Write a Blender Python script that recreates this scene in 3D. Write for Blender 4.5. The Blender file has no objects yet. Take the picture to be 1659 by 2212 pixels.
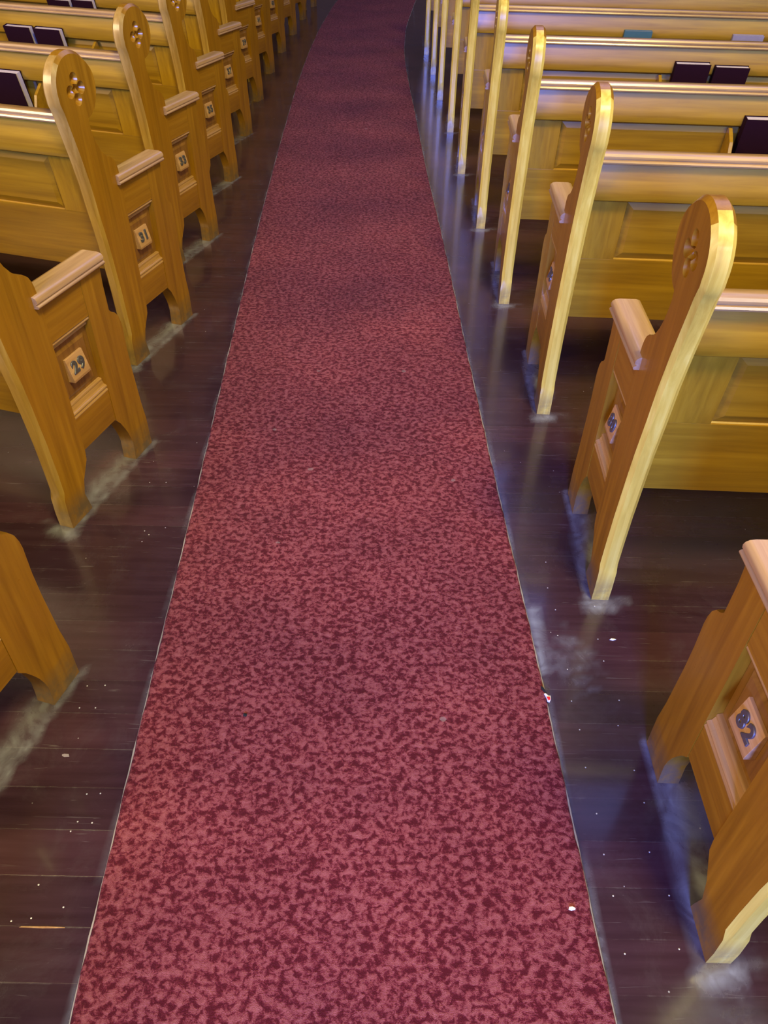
import bpy, bmesh, math, random
import numpy as np
from mathutils import Vector, Matrix
random.seed(7)
rng = np.random.default_rng(5)
D = bpy.data
C = bpy.context.scene.collection
SC = bpy.context.scene

# ------------------------------------------------------------------ places
# every pew: position of the rear foot's aisle-side corner and its heading
PLACE = {
    'RC': (0.6550, -1.3100, 0.00000),
    'LC': (-0.7600, -1.2400, 0.27000),
    'LD': (-0.7000, -2.2000, 0.27000),
    'RB': (0.6500, -0.4000, 0.00000),
    'LB': (-0.8180, -0.2790, 0.27000),
    'R0': (0.6181, 0.5076, 0.01071),
    'R1': (0.5802, 1.4151, 0.03086),
    'R2': (0.5563, 2.3309, 0.04026),
    'R3': (0.5066, 3.2300, 0.04591),
    'R4': (0.4754, 4.1471, 0.05014),
    'R5': (0.4292, 5.0802, 0.05480),
    'R6': (0.4086, 6.0382, 0.05946),
    'R7': (0.3722, 6.9971, 0.06315),
    'R8': (0.3492, 7.9448, 0.06586),
    'R9': (0.3134, 8.8653, 0.06760),
    'L0': (-0.8780, 0.6906, 0.27334),
    'L1': (-0.9368, 1.6612, 0.27669),
    'L2': (-0.9932, 2.6158, 0.28247),
    'L3': (-1.0465, 3.5454, 0.29194),
    'L4': (-1.0956, 4.4854, 0.30553),
    'L5': (-1.1548, 5.4730, 0.31353),
    'L6': (-1.2076, 6.4712, 0.31221),
    'L7': (-1.2356, 7.4876, 0.30491),
    'L8': (-1.2348, 8.4577, 0.29656),
    'L9': (-1.2194, 9.4339, 0.28876),
    'L10': (-1.2060, 10.4483, 0.28087),
    'L11': (-1.1572, 11.4814, 0.27289),
}
H = 1.55

# ------------------------------------------------------------------ materials
def nt(name):
    m = D.materials.new(name); m.use_nodes = True
    n = m.node_tree; n.nodes.clear()
    out = n.nodes.new('ShaderNodeOutputMaterial')
    b = n.nodes.new('ShaderNodeBsdfPrincipled')
    n.links.new(b.outputs[0], out.inputs[0])
    return m, n, b
def node(n, t, **kw):
    x = n.nodes.new(t)
    for k, v in kw.items():
        if k in x.inputs: x.inputs[k].default_value = v
        else: setattr(x, k, v)
    return x
def ramp(n, src, stops, interp='LINEAR'):
    r = n.nodes.new('ShaderNodeValToRGB'); r.color_ramp.interpolation = interp
    e = r.color_ramp.elements
    while len(e) < len(stops): e.new(0.5)
    for i, (p, c) in enumerate(stops):
        e[i].position = p; e[i].color = (*c, 1) if len(c) == 3 else c
    n.links.new(src, r.inputs[0]); return r
def mapped(n, scale, coord='Object', rot=(0,0,0)):
    tc = n.nodes.new('ShaderNodeTexCoord'); mp = n.nodes.new('ShaderNodeMapping')
    mp.inputs['Scale'].default_value = scale; mp.inputs['Rotation'].default_value = rot
    n.links.new(tc.outputs[coord], mp.inputs[0]); return mp.outputs[0]
def mix(n, fac, a, b, mode='MIX'):
    m = n.nodes.new('ShaderNodeMix'); m.data_type = 'RGBA'; m.blend_type = mode
    for s, v in ((m.inputs[0], fac), (m.inputs[6], a), (m.inputs[7], b)):
        if hasattr(v, 'node'): n.links.new(v, s)
        elif isinstance(v, (int, float)): s.default_value = v
        else: s.default_value = (*v, 1)
    return m.outputs[2]
def math_(n, op, a, b=None, clamp=False):
    m = n.nodes.new('ShaderNodeMath'); m.operation = op; m.use_clamp = clamp
    for s, v in ((m.inputs[0], a), (m.inputs[1], b)):
        if v is None: continue
        if hasattr(v, 'node'): n.links.new(v, s)
        else: s.default_value = v
    return m.outputs[0]
def bump(n, b, h, strength, dist):
    x = n.nodes.new('ShaderNodeBump'); x.inputs['Strength'].default_value = strength
    x.inputs['Distance'].default_value = dist
    n.links.new(h, x.inputs['Height']); n.links.new(x.outputs[0], b.inputs['Normal'])

def wood(name, axis, dark, mid, light, rough=0.3, scuff=0.0, coat=0.18):
    """varnished oak, grain running along the given axis"""
    m, n, b = nt(name)
    s = {'z': (60, 60, 3.0), 'x': (3.0, 60, 60), 'y': (60, 3.0, 60)}[axis]
    v = mapped(n, s)
    g = node(n, 'ShaderNodeTexNoise', Scale=1.0, Detail=6.0, Roughness=0.6, Distortion=0.5)
    n.links.new(v, g.inputs['Vector'])
    v2 = mapped(n, tuple(q*0.12 for q in s))
    g2 = node(n, 'ShaderNodeTexNoise', Scale=1.0, Detail=3.0, Distortion=1.5)
    n.links.new(v2, g2.inputs['Vector'])
    base = ramp(n, g.outputs[0], [(0.28, dark), (0.5, mid), (0.72, light)]).outputs[0]
    tone = ramp(n, g2.outputs[0], [(0.3, (0.74, 0.70, 0.62)), (0.7, (1.12, 1.1, 1.05))]).outputs[0]
    col = mix(n, 1.0, base, tone, 'MULTIPLY')
    oi = n.nodes.new('ShaderNodeObjectInfo')
    col = mix(n, math_(n, 'MULTIPLY', oi.outputs['Random'], 0.25), col, mix(n, 1.0, col, (0.82, 0.76, 0.62), 'MULTIPLY'))
    v3 = mapped(n, (1, 1, 1))
    p = node(n, 'ShaderNodeTexNoise', Scale=9.0, Detail=8.0, Roughness=0.7); n.links.new(v3, p.inputs['Vector'])
    # kicked and soiled near the foot: a stain of its own shape
    tc = n.nodes.new('ShaderNodeTexCoord'); sp = n.nodes.new('ShaderNodeSeparateXYZ')
    n.links.new(tc.outputs['Object'], sp.inputs[0])
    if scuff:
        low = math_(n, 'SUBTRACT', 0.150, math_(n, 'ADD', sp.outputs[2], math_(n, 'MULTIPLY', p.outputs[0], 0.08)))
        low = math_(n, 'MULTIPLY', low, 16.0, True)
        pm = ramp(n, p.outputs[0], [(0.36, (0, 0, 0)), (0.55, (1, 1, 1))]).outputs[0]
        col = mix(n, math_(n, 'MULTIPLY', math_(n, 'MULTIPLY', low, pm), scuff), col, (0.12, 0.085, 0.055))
    n.links.new(col, b.inputs['Base Color'])
    r = math_(n, 'ADD', math_(n, 'MULTIPLY', p.outputs[0], 0.16), rough - 0.08)
    n.links.new(r, b.inputs['Roughness'])
    b.inputs['Coat Weight'].default_value = coat; b.inputs['Coat Roughness'].default_value = 0.12
    h = math_(n, 'ADD', math_(n, 'MULTIPLY', g.outputs[0], 0.4), p.outputs[0])
    bump(n, b, h, 0.25, 0.0012)
    return m
OAK = dict(dark=(0.290, 0.126, 0.0050), mid=(0.365, 0.168, 0.0070), light=(0.430, 0.210, 0.0110))
BOARD_OAK = dict(dark=(0.270, 0.135, 0.0050), mid=(0.345, 0.182, 0.0070), light=(0.410, 0.228, 0.0110))
M = {}
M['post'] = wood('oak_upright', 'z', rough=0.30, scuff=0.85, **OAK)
M['boardv'] = wood('oak_back_stile', 'z', rough=0.36, coat=0.06, **BOARD_OAK)
M['edge'] = wood('oak_worn_lit_rear_edge', 'z', (0.60, 0.39, 0.045), (0.74, 0.53, 0.075), (0.84, 0.66, 0.13), rough=0.36, scuff=0.6)  # worn edge; light and gloss from behind also put into its colour
M['edge_left'] = wood('oak_part_lit_rear_edge', 'z', (0.36, 0.20, 0.028), (0.46, 0.27, 0.050), (0.54, 0.34, 0.080), rough=0.36, scuff=0.6)  # left-hand copy, with less of that light put into the colour
M['rail'] = wood('oak_crosswise', 'y', rough=0.32, **OAK)
M['board'] = wood('oak_lengthwise', 'x', rough=0.36, coat=0.06, **BOARD_OAK)
M['arm'] = wood('oak_arm_sheen', 'y', (0.42, 0.24, 0.10), (0.55, 0.34, 0.16), (0.66, 0.43, 0.22), rough=0.36, coat=0.5)  # pale window sheen on the arm tops put into the base colour
M['cap'] = wood('oak_top_rail', 'x', (0.36, 0.19, 0.05), (0.50, 0.29, 0.09), (0.62, 0.38, 0.14), rough=0.3, coat=0.5)
M['mould'] = wood('oak_moulding', 'y', (0.34, 0.17, 0.05), (0.48, 0.27, 0.10), (0.60, 0.38, 0.17), rough=0.3, coat=0.4)
M['plate'] = wood('pale_wood_block', 'y', (0.42, 0.22, 0.09), (0.56, 0.32, 0.14), (0.66, 0.40, 0.20), rough=0.4, coat=0.2)
M['panel'] = wood('oak_sunk_panel', 'z', (0.16, 0.070, 0.012), (0.26, 0.120, 0.022), (0.34, 0.165, 0.035), rough=0.33)

def simple(name, col, rough=0.5, metal=0.0, nz=0.0, coat=0.0):
    m, n, b = nt(name)
    v = mapped(n, (1, 1, 1))
    t = node(n, 'ShaderNodeTexNoise', Scale=60.0, Detail=5.0); n.links.new(v, t.inputs['Vector'])
    c = mix(n, t.outputs[0], tuple(q*(1-nz) for q in col), tuple(min(1, q*(1+nz)) for q in col))
    n.links.new(c, b.inputs['Base Color'])
    b.inputs['Roughness'].default_value = rough; b.inputs['Metallic'].default_value = metal
    b.inputs['Coat Weight'].default_value = coat
    bump(n, b, t.outputs[0], 0.2, 0.0006)
    return m
M['pewter'] = simple('dull_grey_metal', (0.22, 0.23, 0.24), 0.38, 0.8, 0.3)
M['cover'] = simple('maroon_book_cloth', (0.016, 0.002, 0.005), 0.9, 0, 0.2)
M['pages'] = simple('pale_page_edges', (0.50, 0.42, 0.42), 0.8, 0, 0.1)
M['teal'] = simple('teal_paper_cover', (0.05, 0.12, 0.11), 0.6, 0, 0.1)
M['greybook'] = simple('grey_paper', (0.28, 0.23, 0.24), 0.7, 0, 0.1)
M['darkcap'] = simple('dark_brown_cloth', (0.05, 0.028, 0.015), 0.9, 0, 0.3)
M['nail'] = simple('bright_nail_head', (0.75, 0.74, 0.72), 0.3, 0.4, 0.05)
M['cover'].node_tree.nodes['Principled BSDF'].inputs['Specular IOR Level'].default_value = 0.12
M['red'] = simple('red_foil', (0.85, 0.02, 0.02), 0.35, 0, 0.05)
M['white'] = simple('white_scrap', (0.85, 0.85, 0.87), 0.5, 0, 0.05)
M['black'] = simple('dark_fluff', (0.01, 0.012, 0.01), 0.9, 0, 0.1)
M['fray'] = simple('frayed_jute_edge', (0.34, 0.30, 0.25), 0.9, 0, 0.45)
M['plaster'] = simple('warm_plaster', (0.16, 0.10, 0.06), 0.8, 0, 0.06)
M['ceilwood'] = simple('dark_ceiling_boards', (0.10, 0.06, 0.03), 0.6, 0, 0.2)

# carpet: mottled two-tone pile
def carpet_mat():
    m, n, b = nt('mottled_red_carpet')
    v = mapped(n, (1, 1.15, 1))
    wv = node(n, 'ShaderNodeTexNoise', Scale=42.0, Detail=2.0); n.links.new(v, wv.inputs['Vector'])
    wm = n.nodes.new('ShaderNodeMix'); wm.data_type = 'VECTOR'; wm.inputs[0].default_value = 0.008
    n.links.new(v, wm.inputs[4]); n.links.new(wv.outputs[1], wm.inputs[5])
    a = node(n, 'ShaderNodeTexNoise', Scale=66.0, Detail=5.0, Roughness=0.66, Distortion=0.35)
    n.links.new(wm.outputs[1], a.inputs['Vector'])
    f = node(n, 'ShaderNodeTexNoise', Scale=520.0, Detail=2.0); n.links.new(v, f.inputs['Vector'])
    msk = math_(n, 'ADD', a.outputs[0], math_(n, 'MULTIPLY', math_(n, 'SUBTRACT', f.outputs[0], 0.5), 0.16))
    col = ramp(n, msk, [(0.42, (0.095, 0.0080, 0.0140)), (0.48, (0.170, 0.022, 0.032)),
                        (0.525, (0.262, 0.058, 0.064)), (0.68, (0.365, 0.108, 0.108))]).outputs[0]
    big = node(n, 'ShaderNodeTexNoise', Scale=2.3, Detail=4.0, Roughness=0.6); n.links.new(v, big.inputs['Vector'])
    tr = ramp(n, big.outputs[0], [(0.3, (0.80, 0.76, 0.84)), (0.7, (1.15, 1.12, 1.08))]).outputs[0]
    col = mix(n, 1.0, col, tr, 'MULTIPLY')
    # a few ground-in pale stains
    st = node(n, 'ShaderNodeTexVoronoi', Scale=5.0); n.links.new(v, st.inputs['Vector'])
    sn = node(n, 'ShaderNodeTexNoise', Scale=30.0, Detail=4.0); n.links.new(v, sn.inputs['Vector'])
    sm = math_(n, 'LESS_THAN', math_(n, 'ADD', st.outputs[0], math_(n, 'MULTIPLY', sn.outputs[0], 0.12)), 0.105)
    col = mix(n, math_(n, 'MULTIPLY', sm, 0.5), col, (0.36, 0.26, 0.22))
    n.links.new(col, b.inputs['Base Color'])
    b.inputs['Roughness'].default_value = 0.95
    b.inputs['Specular IOR Level'].default_value = 0.15
    b.inputs['Sheen Weight'].default_value = 0.06; b.inputs['Sheen Roughness'].default_value = 0.45
    b.inputs['Sheen Tint'].default_value = (0.9, 0.75, 0.85, 1)
    h = math_(n, 'ADD', math_(n, 'MULTIPLY', a.outputs[0], 0.8), f.outputs[0])
    bump(n, b, h, 0.9, 0.0035)
    return m
M['carpet'] = carpet_mat()

# floor: dark red-brown varnished boards laid across the aisle; wax build-up comes from a mesh attribute
def floor_mat():
    m, n, b = nt('dark_varnished_boards')
    v = mapped(n, (1, 1, 1))
    sp = n.nodes.new('ShaderNodeSeparateXYZ'); n.links.new(v, sp.inputs[0])
    yb = math_(n, 'DIVIDE', math_(n, 'SUBTRACT', sp.outputs[1], 0.451), 0.0945)
    fr = math_(n, 'FRACT', math_(n, 'ADD', yb, 100.0))
    bid = math_(n, 'FLOOR', math_(n, 'ADD', yb, 100.0))
    wn = n.nodes.new('ShaderNodeTexWhiteNoise'); wn.noise_dimensions = '1D'; n.links.new(bid, wn.inputs['W'])
    seam = math_(n, 'LESS_THAN', math_(n, 'ABSOLUTE', math_(n, 'SUBTRACT', fr, 0.5)), 0.487)
    seam = math_(n, 'SUBTRACT', 1.0, seam)
    vs = mapped(n, (4, 50, 1))
    g = node(n, 'ShaderNodeTexNoise', Scale=1.0, Detail=5.0); n.links.new(vs, g.inputs['Vector'])
    col = ramp(n, g.outputs[0], [(0.3, (0.036, 0.014, 0.022)), (0.7, (0.054, 0.024, 0.035))]).outputs[0]
    col = mix(n, 1.0, col, ramp(n, wn.outputs[0], [(0, (0.78, 0.8, 0.82)), (1, (1.2, 1.15, 1.1))]).outputs[0], 'MULTIPLY')
    d = node(n, 'ShaderNodeTexNoise', Scale=7.0, Detail=9.0, Roughness=0.75, Distortion=0.6); n.links.new(v, d.inputs['Vector'])
    dust = ramp(n, d.outputs[0], [(0.5, (0, 0, 0)), (0.78, (1, 1, 1))]).outputs[0]
    col = mix(n, math_(n, 'MULTIPLY', dust, 0.22), col, (0.11, 0.095, 0.10))
    sgap = math_(n, 'MULTIPLY', seam, ramp(n, d.outputs[0], [(0.47, (0.05, 0.05, 0.05)), (0.66, (1, 1, 1))]).outputs[0])
    col = mix(n, math_(n, 'MULTIPLY', sgap, 0.30), col, (0.22, 0.19, 0.17))
    # crumbs and grit
    vo = node(n, 'ShaderNodeTexVoronoi', Scale=26.0); n.links.new(v, vo.inputs['Vector'])
    wv = n.nodes.new('ShaderNodeSeparateColor'); n.links.new(vo.outputs['Color'], wv.inputs[0])
    keep = math_(n, 'GREATER_THAN', wv.outputs[0], 0.62)
    size = math_(n, 'MULTIPLY', wv.outputs[1], 0.055)
    grit = math_(n, 'MULTIPLY', math_(n, 'LESS_THAN', vo.outputs['Distance'], size), keep)
    col = mix(n, math_(n, 'MULTIPLY', grit, 0.6), col, (0.5, 0.48, 0.46))
    # scratches
    vr = mapped(n, (9, 160, 1), rot=(0, 0, 0.5))
    sc = node(n, 'ShaderNodeTexNoise', Scale=1.0, Detail=2.0, Distortion=0.8); n.links.new(vr, sc.inputs['Vector'])
    scr = ramp(n, sc.outputs[0], [(0.69, (0, 0, 0)), (0.74, (1, 1, 1))]).outputs[0]
    col = mix(n, math_(n, 'MULTIPLY', scr, 0.18), col, (0.3, 0.27, 0.26))
    # wax and dirt build-up round the pew feet and along the carpet
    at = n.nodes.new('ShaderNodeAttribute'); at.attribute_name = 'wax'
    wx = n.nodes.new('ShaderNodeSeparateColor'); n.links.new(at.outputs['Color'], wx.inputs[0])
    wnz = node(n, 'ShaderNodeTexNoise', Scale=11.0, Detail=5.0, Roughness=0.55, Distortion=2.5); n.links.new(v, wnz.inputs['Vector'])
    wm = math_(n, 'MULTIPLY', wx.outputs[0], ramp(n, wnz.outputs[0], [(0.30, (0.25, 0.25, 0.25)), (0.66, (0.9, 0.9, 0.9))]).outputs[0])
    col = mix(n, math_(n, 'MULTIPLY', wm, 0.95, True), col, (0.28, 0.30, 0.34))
    n.links.new(col, b.inputs['Base Color'])
    r = math_(n, 'ADD', math_(n, 'MULTIPLY', d.outputs[0], 0.22), 0.13)
    r = math_(n, 'ADD', r, math_(n, 'MULTIPLY', wm, 0.18))
    n.links.new(r, b.inputs['Roughness'])
    b.inputs['Specular IOR Level'].default_value = 0.55
    b.inputs['Coat Weight'].default_value = 0.4; b.inputs['Coat Roughness'].default_value = 0.10
    h = math_(n, 'SUBTRACT', math_(n, 'MULTIPLY', d.outputs[0], 0.6), math_(n, 'MULTIPLY', seam, 0.8))
    bump(n, b, h, 0.35, 0.0015)
    return m
M['floor'] = floor_mat()

# ------------------------------------------------------------------ mesh helpers
class MB:
    def __init__(s): s.v = []; s.f = []
    def add(s, vs, fs):
        o = len(s.v); s.v += [tuple(q) for q in vs]; s.f += [[o+i for i in f] for f in fs]
    def box(s, x0, x1, y0, y1, z0, z1):
        s.add([(x, y, z) for z in (z0, z1) for y in (y0, y1) for x in (x0, x1)],
              [(0,2,3,1), (4,5,7,6), (0,1,5,4), (2,6,7,3), (0,4,6,2), (1,3,7,5)])
    def layers(s, L):
        """stack of equal loops, capped at both ends"""
        k = len(L[0]); vs = [p for l in L for p in l]; fs = [list(range(k))[::-1]]
        for a in range(len(L)-1):
            for i in range(k):
                j = (i+1) % k
                fs.append([a*k+i, a*k+j, (a+1)*k+j, (a+1)*k+i])
        fs.append([(len(L)-1)*k+i for i in range(k)])
        s.add(vs, fs)
    def mesh(s, name, mat, smooth=None, bevel=0.0):
        me = D.meshes.new(name); me.from_pydata(s.v, [], s.f)
        bm = bmesh.new(); bm.from_mesh(me)
        bmesh.ops.remove_doubles(bm, verts=bm.verts, dist=1e-6)
        bmesh.ops.dissolve_degenerate(bm, edges=bm.edges, dist=1e-6)
        bmesh.ops.recalc_face_normals(bm, faces=bm.faces)
        if bevel:
            es = [e for e in bm.edges if len(e.link_faces) == 2 and e.calc_face_angle(0) > 0.6]
            bmesh.ops.bevel(bm, geom=es, offset=bevel, segments=2, profile=0.6, affect='EDGES', clamp_overlap=True)
        bm.to_mesh(me); bm.free()
        if smooth:
            for p in me.polygons: p.use_smooth = True
            me.set_sharp_from_angle(angle=math.radians(smooth))
        me.materials.append(mat); return me
def new(name, me, parent=None):
    o = D.objects.new(name, me); C.objects.link(o); o.parent = parent; return o
def tag(o, label=None, cat=None, group=None, kind=None):
    if label: o['label'] = label
    if cat: o['category'] = cat
    if group: o['group'] = group
    if kind: o['kind'] = kind
def empty(name, loc=(0,0,0), rz=0):
    o = D.objects.new(name, None); C.objects.link(o); o.location = loc; o.rotation_euler = (0, 0, rz)
    o.empty_display_size = 0.1; return o

# ------------------------------------------------------------------ pew geometry (local: y forward, z up, x across; S=+1: aisle on +x)
T = 0.047
def arc(cx, cz, r, a0, a1, n):
    return [(cx + r*math.cos(math.radians(a0+(a1-a0)*i/n)), cz + r*math.sin(math.radians(a0+(a1-a0)*i/n))) for i in range(n+1)]
def chamfered(pts, flags, c, S, T=T):
    """plate between w=0 and w=-T; flagged points get a chamfer c on both faces"""
    n = len(pts); ins = []
    area = sum(pts[i][0]*pts[(i+1) % n][1]-pts[(i+1) % n][0]*pts[i][1] for i in range(n))
    sg = 1 if area > 0 else -1
    for i in range(n):
        a = Vector(pts[i-1]); b = Vector(pts[i]); d = Vector(pts[(i+1) % n])
        e1 = (b-a).normalized(); e2 = (d-b).normalized()
        nn = (Vector((-e1.y, e1.x)) + Vector((-e2.y, e2.x)))*sg
        nn.normalize(); q = c*flags[i]
        ins.append((b.x+nn.x*q, b.y+nn.y*q))
    P = lambda w, L: [(S*w, u, z) for u, z in L]
    e = max(c, 1e-4)
    return [P(0, ins), P(-e, pts), P(-T+e, pts), P(-T, ins)]

def post_mesh(S, carve=True):
    head = arc(0.010, 0.980, 0.1035, -8, 189, 26)     # from the front round to the back
    pts = [(0, 0), (0.100, 0), (0.096, 0.026), (0.088, 0.066), (0.103, 0.110), (0.122, 0.138), (0.138, 0.162), (0.1425, 0.190),
           (0.1425, 0.655), (0.1425, 0.690), (0.141, 0.705), (0.137, 0.722), (0.128, 0.739), (0.113, 0.751), (0.095, 0.758),
           (0.078, 0.772), (0.062, 0.793), (0.050, 0.818), (0.043, 0.840), (0.038, 0.868), (0.040, 0.888),
           (0.060, 0.894), (0.082, 0.907), (0.100, 0.932)]
    fl = [0, 0, 0, 0, 0, 0, 0, 0, 0, 0] + [0]*14
    h = [(0.111, 0.955)] + head
    pts += h; fl += [0]*4 + [min(1, (i)/5) for i in range(len(h)-4)]
    # under the back of the head and down the raking rear edge
    rear = [(-0.092, 0.950, 1), (-0.0865, 0.936, 1), (-0.0815, 0.922, 1), (-0.077, 0.900, 1), (-0.069, 0.864, 1), (-0.053, 0.791, 1), (-0.037, 0.700, 1), (-0.028, 0.610, 1),
            (-0.014, 0.500, 1), (-0.008, 0.420, 1), (-0.001, 0.300, 1), (0.001, 0.200, 1), (0.001, 0.130, 1), (0.002, 0.105, 0), (-0.001, 0.05, 0)]
    pts += [(a, b) for a, b, _ in rear]; fl += [c for _, _, c in rear]
    mb = MB(); mb.layers(chamfered(pts, fl, 0.010, S))
    me = mb.mesh('post', M['post'], smooth=28)
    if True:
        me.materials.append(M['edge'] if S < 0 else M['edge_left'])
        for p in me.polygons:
            if p.normal.y < -0.45: p.material_index = 1  # rear-facing sides take the paler, light-tinted oak
    if not carve: return me
    o = D.objects.new('tmp', me); C.objects.link(o); cut = []
    lob = [(0.008, 1.007), (0.036, 0.978), (0.010, 0.949), (-0.020, 0.975), (0.009, 0.978)]
    for k, (u, z) in enumerate(lob):
        r = 0.0185 if k < 4 else 0.014; c = MB(); N = 20
        r1 = 0.011 if k < 4 else 0.011
        ring = lambda w, rr: [(S*w, u+rr*math.cos(2*math.pi*i/N), z+rr*math.sin(2*math.pi*i/N)) for i in range(N)]
        c.layers([ring(0.004, r*1.12), ring(-0.0165-0.0003*k, r1)])
        co = D.objects.new('cut', c.mesh('cut', M['post'])); C.objects.link(co); cut.append(co)
        md = o.modifiers.new('b', 'BOOLEAN'); md.operation = 'DIFFERENCE'; md.solver = 'EXACT'; md.object = co
    dg = bpy.context.evaluated_depsgraph_get(); dg.update()
    m2 = D.meshes.new_from_object(o.evaluated_get(dg)); m2.name = 'post'
    for q in [o]+cut: D.objects.remove(q, do_unlink=True)
    for p in m2.polygons: p.use_smooth = True
    m2.set_sharp_from_angle(angle=math.radians(28))
    return m2

def stile_mesh(S):
    pts = [(0.361, 0), (0.364, 0.030), (0.366, 0.063), (0.362, 0.088), (0.354, 0.115), (0.343, 0.140), (0.330, 0.166), (0.3145, 0.186),
           (0.3145, 0.6565), (0.412, 0.6565), (0.408, 0.600), (0.408, 0.520), (0.417, 0.510), (0.433, 0.500), (0.444, 0.484), (0.450, 0.462),
           (0.452, 0.440), (0.449, 0.370), (0.450, 0.300), (0.457, 0.170), (0.465, 0.100), (0.463, 0)]
    mb = MB(); mb.layers(chamfered(pts, [0]*8+[0]*2+[0.25]*11+[0], 0.004, S))
    return mb.mesh('front_stile', M['post'], smooth=28)

def extr_y(prof, S, y0, y1):
    """profile in (w, z) run along the pew's depth"""
    mb = MB(); mb.layers([[(S*w, y, z) for w, z in prof] for y in (y0, y1)]); return mb
def extr_x(prof, S, w0, w1):
    """profile in (u, z) run across the pew"""
    mb = MB(); mb.layers([[(S*w, u, z) for u, z in prof] for w in (w0, w1)]); return mb

def rails_mesh(S):
    a = MB(); a.box(*sorted((S*-0.0012, S*-(T-0.003))), 0.1431, 0.3139, 0.192, 0.3005)
    b = MB(); b.box(*sorted((S*-0.0012, S*-(T-0.003))), 0.1431, 0.3139, 0.5455, 0.6565)
    return a.mesh('lower_rail', M['rail'], bevel=0.0008), b.mesh('upper_rail', M['rail'], bevel=0.0008)
def sunk_mesh(S):
    mb = MB(); w = -0.024
    mb.box(*sorted((S*w, S*-0.040)), 0.1431, 0.3139, 0.300, 0.546)
    o = [(0.160, 0.352), (0.297, 0.352), (0.297, 0.500), (0.160, 0.500)]
    i = [(0.167, 0.361), (0.290, 0.361), (0.290, 0.491), (0.167, 0.491)]
    mb.layers([[(S*(w-0.004), u, z) for u, z in o], [(S*(w+0.0005), u, z) for u, z in o], [(S*(w+0.0045), u, z) for u, z in i]])
    return mb.mesh('sunk_panel', M['panel'])
def bead(w, z, r, a0, a1, n=5):
    return [(w + r*math.cos(math.radians(a0+(a1-a0)*k/n)), z + r*math.sin(math.radians(a0+(a1-a0)*k/n))) for k in range(n+1)]
def mouldings(S):
    top = [(-0.030, 0.546), (-0.004, 0.546)] + bead(-0.007, 0.5385, 0.0045, 60, -80) + [(-0.010, 0.533), (-0.014, 0.5315), (-0.017, 0.526)] + bead(-0.0185, 0.521, 0.0038, 60, -90) + [(-0.025, 0.5165), (-0.030, 0.516)]
    bot = [(-0.030, 0.300), (-0.001, 0.300), (-0.0005, 0.303)] + [(-0.004, 0.308)] + bead(-0.0065, 0.3145, 0.0055, -30, 80) + [(-0.010, 0.3215), (-0.0125, 0.328), (-0.0145, 0.332)] + bead(-0.0185, 0.336, 0.005, -20, 90) + [(-0.025, 0.3425), (-0.030, 0.343)]
    return (extr_y(top, S, 0.1431, 0.3139).mesh('top_moulding', M['mould'], smooth=40),
            extr_y(bot, S, 0.1431, 0.3139).mesh('bottom_moulding', M['mould'], smooth=40))
def arm_mesh(S):
    p = [(-0.062, 0.6575), (0.012, 0.6575)] + bead(0.0105, 0.6620, 0.0045, -60, 80) + [(0.0085, 0.6675), (0.0085, 0.6700), (0.0125, 0.6715), (0.0135, 0.6780)] \
        + [(0.011, 0.6840), (0.005, 0.6885), (-0.006, 0.6905), (-0.048, 0.6905), (-0.058, 0.688), (-0.0625, 0.682)]
    n = MB(); n.layers([[(S*w, y, z) for w, z in p] for y in (0.118, 0.421)])
    return n.mesh('armrest', M['arm'], smooth=40)
def plate_mesh(S):
    # wedge block: stands off the panel at its foot
    u0, u1 = 0.183, 0.262; wb = -0.0195
    mb = MB(); zt, zb = 0.470, 0.400; wt, wf = -0.0125, 0.0010
    L = lambda u: [(S*wb, u, zt), (S*wt, u, zt), (S*wf, u, zb+0.006), (S*wf, u, zb), (S*wb, u, zb)]
    mb.layers([L(u0), L(u1)])
    me = mb.mesh('number_plate', M['plate'], bevel=0.0008)
    return me, (u0, u1, zt, zb, wt, wf)

DIG = {}
def digit(ch):
    if ch in DIG: return DIG[ch]
    cu = D.curves.new('numeral', 'FONT'); cu.body = ch; cu.size = 0.047; cu.extrude = 0.0016
    cu.bevel_depth = 0.0011; cu.bevel_resolution = 2; cu.offset = 0.0014; cu.align_x = 'CENTER'; cu.align_y = 'CENTER'; cu.resolution_u = 6
    o = D.objects.new('n', cu); C.objects.link(o)
    dg = bpy.context.evaluated_depsgraph_get(); dg.update()
    me = D.meshes.new_from_object(o.evaluated_get(dg)); me.name = 'numeral'
    D.objects.remove(o, do_unlink=True); me.materials.clear(); me.materials.append(M['pewter'])
    for p in me.polygons: p.use_smooth = True
    me.set_sharp_from_angle(angle=math.radians(45))
    DIG[ch] = me; return me

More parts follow.
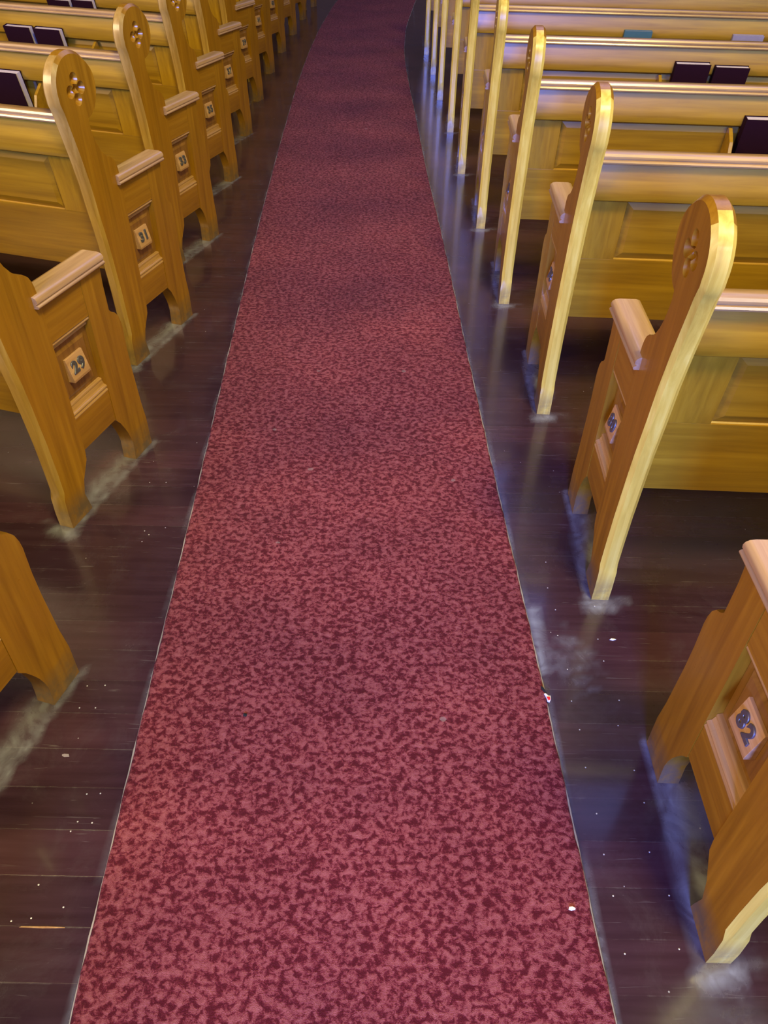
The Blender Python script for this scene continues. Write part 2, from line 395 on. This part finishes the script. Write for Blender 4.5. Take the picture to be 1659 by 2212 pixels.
def ur(z): return 0.035 - (z-0.375)*0.1175            # rear face of the raking back
def back_meshes(S, length, w0=-T):
    w1 = -(length - T); out = []
    f = 0.024
    low = [(ur(0.375), 0.375), (ur(0.588), 0.588), (ur(0.588)+f, 0.588), (ur(0.375)+f, 0.375)]
    out.append(('lower_board', extr_x(low, S, w0, w1).mesh('lower_board', M['board'], bevel=0.001)))
    # frame between lower board and cove, with sunk panels
    z0, z1 = 0.588, 0.776
    pos = w0; panels = []
    a = -0.155
    while a > w1 + 0.3:
        b = max(a-0.92, w1+0.09); panels.append((a, b)); a = b - 0.10
    edges = [w0] + [q for p in panels for q in p] + [w1]
    for k in range(0, len(edges), 2):
        A, B = edges[k], edges[k+1]
        L = [[(S*w, ur(z0), z0), (S*w, ur(z1), z1), (S*w, ur(z1)+f, z1), (S*w, ur(z0)+f, z0)] for w in (A, B)]
        fr = MB(); fr.layers(L); out.append(('back_stile', fr.mesh('back_stile', M['boardv'], bevel=0.0008)))
    for A, B in panels:
        def R(w, z, d): return (S*w, ur(z)+d, z)
        q1, q2 = 0.003, 0.024
        o = [(A, z0), (B, z0), (B, z1-0.002), (A, z1-0.002)]
        m_ = [(A-q1, z0+q1), (B+q1, z0+q1), (B+q1, z1-0.002-q1), (A-q1, z1-0.002-q1)]
        i = [(A-q2, z0+q2), (B+q2, z0+q2), (B+q2, z1-0.002-q2), (A-q2, z1-0.002-q2)]
        V = [R(w, z, 0.004) for w, z in o]+[R(w, z, 0.0085) for w, z in m_]+[R(w, z, 0.0015) for w, z in i]+[R(w, z, f) for w, z in o]
        F = [[8, 9, 10, 11], [12, 15, 14, 13]]
        for q in range(4):
            r = (q+1) % 4
            F += [[q, r, 4+r, 4+q], [4+q, 4+r, 8+r, 8+q], [12+q, 12+r, r, q]]
        pn = MB(); pn.add(V, F); out.append(('back_panel', pn.mesh('back_panel', M['board'])))
    up = [(0.000, 0.888), (-0.0265, 0.888), (-0.0305, 0.87), (-0.0340, 0.85), (-0.0365, 0.83), (-0.0378, 0.81), (-0.0372, 0.793), (-0.0335, 0.783), (-0.026, 0.7782), (ur(0.7775), 0.7775), (ur(0.7775)+f, 0.7775)]
    out.append(('crest_board', extr_x(up, S, w0, w1).mesh('crest_board', M['board'], smooth=30)))
    cap = [(0.002, 0.886), (-0.040, 0.886)] + [(-0.047, 0.889), (-0.0495, 0.8935), (-0.047, 0.898), (-0.042, 0.8995), (-0.042, 0.902), (-0.0455, 0.9035), (-0.0465, 0.909), (-0.043, 0.915), (-0.036, 0.9175), (-0.008, 0.9180), (0.000, 0.914), (0.003, 0.905)]
    out.append(('top_rail', extr_x(cap, S, w0, w1).mesh('top_rail', M['cap'], smooth=35)))
    seat = [(0.045, 0.402), (0.425, 0.412), (0.435, 0.418), (0.437, 0.427), (0.430, 0.434), (0.418, 0.436), (0.045, 0.426)]
    out.append(('seat', extr_x(seat, S, w0, w1).mesh('seat', M['board'], smooth=40)))
    ap = [(0.385, 0.345), (0.403, 0.345), (0.403, 0.412), (0.385, 0.411)]
    out.append(('seat_apron', extr_x(ap, S, w0, w1).mesh('seat_apron', M['board'])))
    return out

def rack_meshes(S, a, b):
    """shallow book rack on the back of the pew: shelf, lip and cheeks"""
    sh = [(ur(0.60)-0.002, 0.592), (ur(0.60)-0.085, 0.592), (ur(0.60)-0.085, 0.606), (ur(0.61)-0.002, 0.606)]
    lip = [(ur(0.60)-0.085, 0.606), (ur(0.60)-0.095, 0.606), (ur(0.60)-0.105, 0.672), (ur(0.60)-0.096, 0.674)]
    mb = extr_x(sh, S, a, b); m2 = extr_x(lip, S, a, b)
    ch = MB()
    out = [('book_rack', mb.mesh('book_rack', M['board'], bevel=0.001)), ('rack_lip', m2.mesh('rack_lip', M['board'], bevel=0.001))]
    pr = [(ur(0.59)-0.001, 0.588), (ur(0.60)-0.098, 0.588), (ur(0.60)-0.108, 0.676), (ur(0.72)-0.070, 0.735), (ur(0.80)-0.012, 0.772), (ur(0.77)-0.001, 0.772)]
    for w in (a, b):
        c = extr_x(pr, S, w+0.007, w-0.007); out.append(('rack_cheek', c.mesh('rack_cheek', M['board'], bevel=0.001)))
    return out

LEN = {1: 3.6, -1: 4.4}
RACK = {1: (-0.50, -2.3), -1: (-0.80, -2.9)}
KIT = {}
for S in (1, -1):
    lo, hi = rails_mesh(S); tm, bm_ = mouldings(S); pm, PI_ = plate_mesh(S)
    k = [('post', post_mesh(S)), ('front_stile', stile_mesh(S)), ('lower_rail', lo), ('upper_rail', hi), ('sunk_panel', sunk_mesh(S)),
         ('top_moulding', tm), ('bottom_moulding', bm_), ('armrest', arm_mesh(S)), ('number_plate', pm)]
    far = [('post', post_mesh(S, False)), ('front_stile', stile_mesh(S))]
    fp = MB(); fp.box(*sorted((S*-0.006, S*-0.040)), 0.1431, 0.3139, 0.192, 0.6565)
    far.append(('end_panel', fp.mesh('end_panel', M['post'])))
    KIT[S] = dict(k=k, far=far, back=back_meshes(S, LEN[S]), rack=rack_meshes(S, *RACK[S]), P=PI_)

def make_pew(S, loc, th, number, label, rack):
    K = KIT[S]
    r = empty('church_pew', (loc[0], loc[1], 0), -th)
    tag(r, label, 'pew', 'oak pews on the left of the carpet' if S > 0 else 'oak pews on the right of the carpet')
    plate = None
    for nm, me in K['k']:
        o = new(nm, me, r)
        if nm == 'number_plate': plate = o
    o_lab = {'post': None}
    for nm, me in K['far']:
        o = new(nm, me, r); o.location = (-S*(LEN[S]-T), 0, 0)
    for nm, me in K['back']: new(nm, me, r)
    if rack:
        for nm, me in K['rack']: new(nm, me, r)
    # two grey metal numerals on the wedge block
    if number:
        plate['label'] = 'pale wooden wedge block carrying the number %s' % number
        u0, u1, zt, zb, wt, wf = K['P']
        dirv = Vector((S*(wf-wt), 0, (zb+0.006)-zt)); n_ = Vector((S*(zt-zb), 0, (wf-wt))).normalized()
        up = -dirv.normalized()
        rightv = up.cross(n_)                      # reading direction seen from the aisle
        mid = Vector((S*(wt+wf)/2, (u0+u1)/2, (zt+zb+0.006)/2))
        for i, ch in enumerate(number):
            o = new('numeral', digit(ch), plate)
            c = mid + rightv*((i-0.5)*0.030*(1 if len(number) == 2 else 0)) + n_*0.0012 - up*0.001
            o.matrix_local = Matrix((
                (rightv.x, up.x, n_.x, c.x), (rightv.y, up.y, n_.y, c.y), (rightv.z, up.z, n_.z, c.z), (0, 0, 0, 1)))
            o.scale = (1.05, 0.98, 1)
            o['label'] = 'grey cast metal figure %s' % ch
    return r

R_LAB = [
 ('R0', '82', 'nearest oak pew on the right, numbered 82, armrest cut by the right frame edge'),
 ('R1', '80', 'oak pew on the right numbered 80, largest glossy rounded head, just beyond pew 82'),
 ('R2', '78', 'third oak pew on the right, numbered 78, long golden rear edge, beyond pew 80'),
 ('R3', '76', 'fourth oak pew on the right, bright reflection on its head, two books above its back'),
 ('R4', '74', 'fifth oak pew on the right, rounded head with blue highlight touching the picture top'),
 ('R5', '72', 'sixth oak pew on the right, head out of frame, foot edge lit bluish white'),
 ('R6', '70', 'seventh oak pew on the right, narrow end with a small armrest at the frame top'),
 ('R7', '68', 'eighth oak pew on the right, third thin upright counted from the carpet'),
 ('R8', '66', 'ninth oak pew on the right, thin upright second from the far carpet edge'),
 ('R9', '64', 'farthest oak pew on the right, the thin upright closest to the carpet'),
]
L_LAB = [
 ('L0', '27', 'nearest oak pew on the left, only its front leg in the frame, below pew 29'),
 ('L1', '29', 'oak pew on the left numbered 29, whole armrest in view, head outside the frame'),
 ('L2', '31', 'oak pew on the left numbered 31, lower of the two whole round heads'),
 ('L3', '33', 'oak pew on the left numbered 33, whole round head just under the picture top'),
 ('L4', '35', 'fifth oak pew on the left, its round head cut by the picture top'),
 ('L5', '37', 'sixth oak pew on the left, armrest in view but its head above the frame'),
 ('L6', '39', 'seventh oak pew on the left, armrest just under the picture top'),
 ('L7', '41', 'eighth oak pew on the left, armrest out of frame, small number block showing'),
 ('L8', '43', 'ninth oak pew on the left, lower half and foot only'),
 ('L9', '45', 'tenth oak pew on the left, a narrow leg near the picture top'),
 ('L10', '47', 'eleventh oak pew on the left, short stub of leg at the picture top'),
 ('L11', '49', 'farthest oak pew on the left, its foot tip touching the picture top'),
]
PEW = {}
R_LAB.append(('RC', '86', 'oak pew on the right, second one behind the viewer, numbered 86'))
L_LAB.append(('LC', '23', 'oak pew on the left, second one behind the viewer, numbered 23'))
L_LAB.append(('LD', '21', 'oak pew on the left, third one behind the viewer, numbered 21'))
R_LAB.append(('RB', '84', 'oak pew on the right behind the viewer, numbered 84'))
L_LAB.append(('LB', '25', 'oak pew on the left behind the viewer, numbered 25'))
for key, num, lab in R_LAB + L_LAB:
    S = 1 if key[0] == 'L' else -1
    x, y, th = PLACE[key]
    i = 0 if key[1] in 'BCD' else int(key[1:])
    PEW[key] = make_pew(S, (x, y), th, num, lab, rack=(i >= 3))

# ------------------------------------------------------------------ hymn books in the racks
def book_mesh(w, h, t):
    c = MB(); e = 0.002
    c.box(-w/2, w/2, -t/2, -t/2+e, 0, h); c.box(-w/2, w/2, t/2-e, t/2, 0, h)
    c.box(-w/2, -w/2+0.004, -t/2, t/2, 0, h)
    p = MB(); p.box(-w/2+0.004, w/2-0.004, -t/2+e, t/2-e, 0.003, h-0.004)
    return c, p
def put_book(key, w, width, top, thick, name, cover, pages, label, cat, group=None, spine=1, off=0.0):
    S = 1 if key[0] == 'L' else -1
    x, y, th = PLACE[key]; h = (top - 0.608)/math.cos(0.19)
    r = empty(name, (0, 0, 0)); tag(r, label, cat, group)
    c, p = book_mesh(width, h, thick)
    new('cover', c.mesh('cover', cover, bevel=0.0008), r)
    pg = new('page_block', p.mesh('page_block', pages), r); pg['label'] = 'pale page edges'
    yb = ur(0.607) - 0.010 - thick/2 - off
    mtx = Matrix.Translation((x, y, 0)) @ Matrix.Rotation(-th, 4, 'Z') @ Matrix.Translation((S*w, yb, 0.6085)) @ Matrix.Rotation(0.19, 4, 'X')
    if spine < 0: mtx = mtx @ Matrix.Rotation(math.pi, 4, 'Z') @ Matrix.Rotation(-0.38, 4, 'X')
    r.matrix_world = mtx
    return r
G = 'maroon hymn books in the pew racks'
put_book('R4', -0.93, 0.162, 0.832, 0.034, 'hymn_book', M['cover'], M['pages'], 'maroon book with pale page edges, left of the pair on the right-hand pews', 'book', G)
put_book('R4', -1.115, 0.158, 0.822, 0.030, 'hymn_book', M['cover'], M['pages'], 'maroon book with pale page edges, right of the pair on the right-hand pews', 'book', G)
put_book('R3', -0.915, 0.165, 0.818, 0.036, 'hymn_book', M['cover'], M['pages'], 'single maroon book at the right frame edge, between the pews numbered 78 and 76', 'book', G)
put_book('L3', -0.655, 0.165, 0.815, 0.036, 'hymn_book', M['cover'], M['pages'], 'dark maroon book at the left frame edge above the back of pew 31', 'book', G)
put_book('L4', -0.757, 0.165, 0.822, 0.034, 'hymn_book', M['cover'], M['pages'], 'maroon book, right one of two above the back of pew 33 on the left', 'book', G, spine=1)
put_book('L4', -0.945, 0.165, 0.822, 0.034, 'hymn_book', M['cover'], M['pages'], 'maroon book touching the left frame edge, left one of two above pew 33', 'book', G)
put_book('L5', -0.835, 0.150, 0.820, 0.034, 'hymn_book', M['cover'], M['pages'], 'maroon book at the top left frame edge, page edges only, nearer the aisle', 'book', G)
put_book('L5', -1.02, 0.165, 0.812, 0.034, 'hymn_book', M['cover'], M['pages'], 'maroon book at the top left frame edge, page edges only, farther from the aisle', 'book', G)
put_book('R5', -0.95, 0.155, 0.818, 0.020, 'booklet', M['teal'], M['greybook'], 'dull teal booklet just showing above a right-hand pew back near the top', 'booklet')
put_book('R5', -1.56, 0.170, 0.812, 0.020, 'booklet', M['greybook'], M['greybook'], 'pale grey booklet just showing above a pew back at the upper right edge', 'booklet')
# small dark rounded thing leaning on the back of the same pew
x, y, th = PLACE['R5']
mb = MB(); N = 18
mb.layers([[(r_*math.cos(2*math.pi*i/N)*0.036, dy, r_*math.sin(2*math.pi*i/N)*0.05) for i in range(N)] for r_, dy in ((0.7, 0.010), (1, 0.004), (1, -0.008), (0.8, -0.018), (0.35, -0.023))])
me = mb.mesh('cap', M['darkcap'], smooth=60)
o = new('cloth_pouch', me); tag(o, 'small dark rounded pouch leaning on a right-hand pew back near the top', 'pouch')
o.matrix_world = Matrix.Translation((x, y, 0)) @ Matrix.Rotation(-th, 4, 'Z') @ Matrix.Translation((1.39, ur(0.66)-0.03, 0.657+0.002)) @ Matrix.Scale(1, 4)

# small metal clip on the rack of pew 33
def clip(key, w):
    S = 1 if key[0] == 'L' else -1
    mb = MB()
    mb.box(-0.006, 0.006, -0.004, 0.0, 0.0, 0.085); mb.box(-0.006, 0.006, -0.022, 0.0, 0.0, 0.004); mb.box(-0.006, 0.006, -0.024, -0.020, 0.0, 0.022)
    o = new('metal_clip', mb.mesh('metal_clip', M['pewter'], bevel=0.0008), PEW[key])
    o.location = (S*w, ur(0.70)-0.002, 0.690); o.rotation_euler = (0.117, 0, 0)
clip('L3', -0.535)

# ------------------------------------------------------------------ carpet
CL = [(-0.430, -1.2), (-0.500, -0.2), (-0.532, 0.39), (-0.561, 0.972), (-0.593, 1.695), (-0.645, 2.666), (-0.717, 4.039), (-0.774, 5.45), (-0.837, 7.318), (-0.862, 8.70), (-0.862, 10.2), (-0.81, 12.1), (-0.60, 14.6), (-0.2, 17.5)]
CR = [(0.470, -1.2), (0.445, -0.2), (0.428, 0.407), (0.414, 0.801), (0.400, 1.25), (0.370, 1.768), (0.330, 2.743), (0.285, 3.964), (0.229, 5.119), (0.178, 6.623), (0.137, 7.7), (0.108, 8.9), (0.140, 10.41), (0.300, 12.65), (0.56, 14.9), (0.95, 17.5)]
def interp(P, y):
    ys = [p[1] for p in P]; xs = [p[0] for p in P]; return float(np.interp(y, ys, xs))
def smooth_edge(P, y):
    return sum(interp(P, y+d) for d in (-0.35, -0.17, 0, 0.17, 0.35))/5
ys = list(np.arange(-1.0, 4.0, 0.03)) + list(np.arange(4.0, 17.2, 0.12))
prof = []   # across fraction and height
hc = 0.009
V = []; F = []
nx = 26
for y in ys:
    a = smooth_edge(CL, y) + 0.0012*math.sin(y*37)+0.0008*math.sin(y*91); b = smooth_edge(CR, y) + 0.0014*math.sin(y*29+1)+0.001*math.sin(y*83)
    row = [(a, 0.0005), (a+0.001, hc*0.6), (a+0.005, hc*0.92)]
    for i in range(nx):
        f_ = i/(nx-1); xx = a+0.010+(b-a-0.020)*f_
        row.append((xx, hc + 0.0010*math.sin(xx*9+y*2.1)*math.sin(y*3.3)))
    row += [(b-0.005, hc*0.92), (b-0.001, hc*0.6), (b, 0.0005)]
    V += [(xx, y, z) for xx, z in row]
k = nx+6
for j in range(len(ys)-1):
    for i in range(k-1): F.append((j*k+i, j*k+i+1, (j+1)*k+i+1, (j+1)*k+i))
me = D.meshes.new('aisle_carpet'); me.from_pydata(V, [], F)
for p in me.polygons: p.use_smooth = True
me.materials.append(M['carpet'])
carpet = new('aisle_carpet', me); tag(carpet, 'long mottled red carpet runner down the aisle between the pews', 'carpet')
# frayed pale backing showing at the two long edges
for P, sgn in ((CL, -1), (CR, 1)):
    mb = MB(); V = []; F = []
    for j, y in enumerate(ys):
        e = smooth_edge(P, y); wdt = 0.0018 + 0.0012*math.sin(y*17.3+sgn)+0.001*math.sin(y*63)
        wdt = max(wdt, 0.0008)
        V += [(e - sgn*0.002, y, 0.0003), (e - sgn*0.002, y, 0.0052), (e+sgn*wdt*0.6, y, 0.0042), (e+sgn*wdt, y, 0.0003)]
        if j:
            for q in range(3): F.append(((j-1)*4+q, (j-1)*4+q+1, j*4+q+1, j*4+q))
    m2 = D.meshes.new('frayed_edge'); m2.from_pydata(V, [], F); m2.materials.append(M['fray'])
    o = new('frayed_edge', m2, carpet); o['label'] = 'pale frayed carpet edge'

# ------------------------------------------------------------------ floor
gx = sorted(set(list(np.round(np.arange(-1.75, 1.55, 0.016), 4)) + [-9, -7, -5, -4, -3, -2.4, -2, 1.8, 2.2, 3, 4, 5, 7, 9]))
gy = sorted(set(list(np.round(np.arange(-0.1, 6.4, 0.016), 4)) + [-9, -7, -5, -3, -1.5, -0.6, 6.6, 7, 8, 9, 10, 12, 14, 17, 21]))
gx = np.array(gx); gy = np.array(gy)
X, Y = np.meshgrid(gx, gy); nxx, nyy = len(gx), len(gy)
V = np.stack([X.ravel(), Y.ravel(), np.zeros(X.size)], 1)
wax = np.zeros(X.size)
def seg(px, py, a, b):
    ax, ay = a; bx, by = b; dx, dy = bx-ax, by-ay; L = dx*dx+dy*dy
    t = np.clip(((px-ax)*dx+(py-ay)*dy)/L, 0, 1); return np.hypot(px-ax-t*dx, py-ay-t*dy)
px, py = V[:, 0], V[:, 1]
def vn(x, y, s, sd):    # cheap value noise for ragged outlines
    r = np.random.default_rng(sd); g = r.random((128, 128)); u = x*s+40; v = y*s+40
    i = np.floor(u).astype(int); j = np.floor(v).astype(int); fu = u-i; fv = v-j; fu = fu*fu*(3-2*fu); fv = fv*fv*(3-2*fv)
    G_ = lambda a, b: g[a % 128, b % 128]
    return (G_(i, j)*(1-fu)+G_(i+1, j)*fu)*(1-fv)+(G_(i, j+1)*(1-fu)+G_(i+1, j+1)*fu)*fv
rag = 0.5*vn(px, py, 9, 1)+0.3*vn(px, py, 23, 2)+0.2*vn(px, py, 50, 3)
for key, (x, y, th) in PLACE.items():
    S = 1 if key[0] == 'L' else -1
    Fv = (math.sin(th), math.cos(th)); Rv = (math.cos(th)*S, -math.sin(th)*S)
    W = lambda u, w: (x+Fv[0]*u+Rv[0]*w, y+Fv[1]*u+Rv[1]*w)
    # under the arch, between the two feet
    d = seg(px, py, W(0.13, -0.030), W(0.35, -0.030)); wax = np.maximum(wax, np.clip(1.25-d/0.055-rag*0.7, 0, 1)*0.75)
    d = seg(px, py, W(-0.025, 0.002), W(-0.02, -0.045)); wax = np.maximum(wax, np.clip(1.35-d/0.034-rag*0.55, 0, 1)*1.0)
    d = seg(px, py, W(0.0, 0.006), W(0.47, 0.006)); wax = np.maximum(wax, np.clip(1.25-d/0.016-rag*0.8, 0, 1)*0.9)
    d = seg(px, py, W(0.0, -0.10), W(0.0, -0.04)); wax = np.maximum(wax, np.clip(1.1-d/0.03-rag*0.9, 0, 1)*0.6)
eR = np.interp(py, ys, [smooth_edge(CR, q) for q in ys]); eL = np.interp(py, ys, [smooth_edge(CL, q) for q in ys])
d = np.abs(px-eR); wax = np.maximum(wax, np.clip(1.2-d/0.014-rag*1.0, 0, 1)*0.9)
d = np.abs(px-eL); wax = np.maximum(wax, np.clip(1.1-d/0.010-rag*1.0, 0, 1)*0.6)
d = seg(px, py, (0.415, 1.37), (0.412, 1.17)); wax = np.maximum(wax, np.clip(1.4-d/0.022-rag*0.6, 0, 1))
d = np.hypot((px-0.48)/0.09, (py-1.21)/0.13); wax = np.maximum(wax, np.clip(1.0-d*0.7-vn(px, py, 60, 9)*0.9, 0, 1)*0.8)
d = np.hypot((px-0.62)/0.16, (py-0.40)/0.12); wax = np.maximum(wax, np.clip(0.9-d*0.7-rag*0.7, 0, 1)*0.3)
F = []
for j in range(nyy-1):
    b0 = j*nxx
    F += [(b0+i, b0+i+1, b0+nxx+i+1, b0+nxx+i) for i in range(nxx-1)]
me = D.meshes.new('floor'); me.from_pydata([tuple(q) for q in V.tolist()], [], F)
ca = me.color_attributes.new('wax', 'FLOAT_COLOR', 'POINT')
col = np.ones((len(V), 4), dtype=np.float32); col[:, 0] = wax; col[:, 1] = wax; col[:, 2] = wax
ca.data.foreach_set('color', col.ravel())
me.materials.append(M['floor'])
floor = new('floor', me); tag(floor, kind='structure')
# nail heads in the floorboards
mb = MB(); N = 8
mb.layers([[(0.0017*math.cos(2*math.pi*i/N)*q, 0.0017*math.sin(2*math.pi*i/N)*q, z) for i in range(N)] for q, z in ((1, 0), (1, 0.0004), (0.6, 0.0008))])
nail_me = mb.mesh('nail_head', M['nail'], smooth=50)
NAILS = [(-0.634, .815), (-0.605, .817), (-0.634, .753), (-0.603, .751), (-0.642, .732), (-0.670, .623), (-0.607, .582), (-0.662, .561), (-0.698, .555),
         (-0.720, 1.095), (-0.677, 1.098), (-0.719, 1.032), (-0.681, 1.033), (-0.721, 1.656), (-0.662, 1.672), (-0.717, 1.609), (-0.763, 1.887), (-0.710, 1.889), (-0.704, 1.64)]
NAILS += [(0.47+0.012*math.sin(k*3.1), 0.52+0.0945*k+0.01*math.sin(k*1.7)) for k in range(12)] + [(0.575+0.01*math.sin(k*2.3), 0.53+0.0945*k+0.012*math.sin(k*2.9)) for k in range(10)]
for q in NAILS:
    o = new('nail_head', nail_me, floor); o.location = (q[0], q[1], 0.0)

# ------------------------------------------------------------------ litter
def scrap(name, loc, pts, h, mat, label, cat, rz=0):
    mb = MB(); c = (sum(p[0] for p in pts)/len(pts), sum(p[1] for p in pts)/len(pts))
    L0 = [(p[0], p[1], 0) for p in pts]; L1 = [(p[0], p[1], h*(0.5+0.5*((i*37) % 5)/4)) for i, p in enumerate(pts)]
    L2 = [(c[0]+(p[0]-c[0])*0.5, c[1]+(p[1]-c[1])*0.5, h*(0.8+0.4*((i*53) % 3)/2)) for i, p in enumerate(pts)]
    mb.layers([L0, L1, L2]); o = new(name, mb.mesh(name, mat)); o.location = loc; o.rotation_euler = (0, 0, rz); tag(o, label, cat); return o
w_ = scrap('sweet_wrapper', (0.408, 1.080, 0.0093), [(-0.008, 0.012), (-0.004, 0.013), (0.002, 0.005), (0.007, 0.006), (0.006, -0.004), (0.002, -0.012), (-0.003, -0.010), (-0.004, 0.0)], 0.004, M['white'], 'tiny torn red and white wrapper on the right carpet edge', 'litter')
mb = MB(); mb.layers([[(x_*q, y_*q-0.003, z) for x_, y_ in ((-0.0035, 0.004), (0.004, 0.005), (0.0045, -0.003), (0.0, -0.006), (-0.002, -0.002))] for q, z in ((1, 0.0035), (1, 0.0052), (0.6, 0.006))])
new('red_foil', mb.mesh('red_foil', M['red']), w_)
scrap('leaf_scrap', (0.400, 1.105, 0.0093), [(-0.004, 0.010), (0.001, 0.006), (0.005, -0.006), (0.008, -0.012), (0.001, -0.006), (-0.004, 0.002)], 0.003, M['black'], 'thin dark scrap lying just above the red and white wrapper', 'litter')
scrap('paper_crumb', (0.382, 0.595, 0.0093), [(-0.007, -0.002), (-0.002, -0.004), (0.006, -0.002), (0.007, 0.001), (0.001, 0.004), (-0.005, 0.003)], 0.002, M['white'], 'small white paper crumb near the lower right carpet edge', 'litter')
scrap('fluff_speck', (-0.319, 1.015, 0.0093), [(-0.004, -0.003), (0.003, -0.004), (0.005, 0.002), (0, 0.005), (-0.004, 0.003)], 0.003, M['black'], 'tiny dark speck of fluff on the left half of the carpet', 'litter')
scrap('paint_chip', (-0.710, 0.906, 0.0002), [(-0.009, 0.002), (-0.004, 0.004), (0.006, 0.003), (0.009, -0.003), (-0.002, -0.004), (-0.008, -0.001)], 0.0015, M['greybook'], 'small pale chip on the dark floor left of the carpet', 'litter')
scrap('glass_shard', (0.609, 1.274, 0.0002), [(-0.008, -0.001), (0.0, -0.003), (0.009, 0.0), (0.004, 0.003), (-0.003, 0.003)], 0.002, M['white'], 'small bright shard on the floor between pews 80 and 82', 'litter')
scrap('pale_sliver', (-0.635, 0.545, 0.0002), [(-0.044, -0.001), (0.0, -0.0018), (0.043, -0.0006), (0.043, 0.0008), (0.01, 0.0018), (-0.04, 0.001)], 0.0012, M['plate'], 'long thin pale sliver on the dark floor at the lower left', 'litter')  # thin pale strip laid along a floorboard seam

# ------------------------------------------------------------------ shell of the nave
def plane(name, verts, mat):
    me = D.meshes.new(name); me.from_pydata(verts, [], [(0, 1, 2, 3)]); me.materials.append(mat)
    o = new(name, me); tag(o, kind='structure'); return o
plane('wall_left', [(-9, -9, 0), (-9, 21, 0), (-9, 21, 15), (-9, -9, 15)], M['plaster'])
plane('wall_right', [(9, -9, 0), (9, 21, 0), (9, 21, 15), (9, -9, 15)], M['plaster'])
plane('wall_back', [(-9, -9, 0), (9, -9, 0), (9, -9, 15), (-9, -9, 15)], M['plaster'])
plane('wall_front', [(-9, 21, 0), (9, 21, 0), (9, 21, 15), (-9, 21, 15)], M['plaster'])
plane('ceiling', [(-9, -9, 15), (9, -9, 15), (9, 21, 15), (-9, 21, 15)], M['ceilwood'])

def area(name, loc, target, sx, sy, power, col, spread=180):
    l = D.lights.new(name, 'AREA'); l.shape = 'RECTANGLE'; l.size = sx; l.size_y = sy; l.energy = power; l.color = col
    l.spread = math.radians(spread)
    o = D.objects.new(name, l); C.objects.link(o); o.location = loc
    o.rotation_euler = (Vector(target)-Vector(loc)).to_track_quat('-Z', 'Y').to_euler(); return o
# LIGHTS>>
area('lamp_gallery', (2.0, -1.6, 7.2), (0.1, 2.4, 0), 1.6, 1.4, 640, (1.0, 0.86, 0.34))
area('fill_left', (-8.6, -1.5, 5.0), (0.6, 1.2, 0), 2.5, 3.0, 900, (1.0, 0.76, 0.46))  # added warm fill for the right pews' aisle faces, no known window
area('fill_right', (8.6, 1.5, 6.0), (-1.0, 2.0, 0), 2.5, 3.0, 200, (1.0, 0.84, 0.46))  # invented side light, brightens the aisle faces of the left pews
area('doorway_rear', (-1.1, -8.6, 3.0), (0.3, 2, 0), 1.9, 3.2, 3300, (0.11, 0.20, 1.0))
area('fill_front_blue', (3.9, 20.8, 7.0), (0.5, 3, 0), 6.4, 9.0, 80, (0.30, 0.36, 1.0))  # added blue light, there only for sheen on the far floor strip
area('fill_high_blue', (3.9, 10.8, 11.0), (1.2, 4.0, 0), 7.5, 8.0, 420, (0.32, 0.38, 1.0))  # no such opening known; added to tint the right floor strip purple
area('fill_rear_yellow', (4.6, -8.6, 3.6), (0.5, 3, 0.5), 4.0, 3.0, 190, (1.0, 1.0, 0.42))  # added wide yellow light for the crest boards to reflect
area('window_rear_high', (5.3, -8.6, 6.8), (0.6, 1.3, 1.0), 1.1, 1.7, 150, (0.80, 0.90, 1.0))
area('window_left_rear', (-8.6, -6.5, 5.2), (0.5, 3, 0), 1.2, 2.0, 90, (0.80, 0.88, 1.0))

w = D.worlds.new('World'); SC.world = w; w.use_nodes = True
w.node_tree.nodes['Background'].inputs[0].default_value = (0.5, 0.4, 0.3, 1); w.node_tree.nodes['Background'].inputs[1].default_value = 0.02

# ------------------------------------------------------------------ camera
f, pt, ro = 1623.1, math.radians(41.2875), math.radians(1.1768)
c, s = math.cos(pt), math.sin(pt)
fw = Vector((0, c, -s)); up = Vector((0, s, c)); rt = Vector((1, 0, 0))
r2 = rt*math.cos(ro)+up*math.sin(ro); u2 = -rt*math.sin(ro)+up*math.cos(ro)
cam = D.cameras.new('camera'); co = D.objects.new('camera', cam); C.objects.link(co)
cam.sensor_fit = 'VERTICAL'; cam.sensor_height = 24; cam.lens = 24*f/2212; cam.clip_start = 0.02
co.matrix_world = Matrix(((r2.x, u2.x, -fw.x, 0), (r2.y, u2.y, -fw.y, 0), (r2.z, u2.z, -fw.z, H), (0, 0, 0, 1)))
SC.camera = co
SC.view_settings.view_transform = 'Standard'; SC.view_settings.look = 'None'; SC.view_settings.gamma = 1
SC.view_settings.exposure = 0.0
try: SC.cycles.use_denoising = True
except Exception: pass
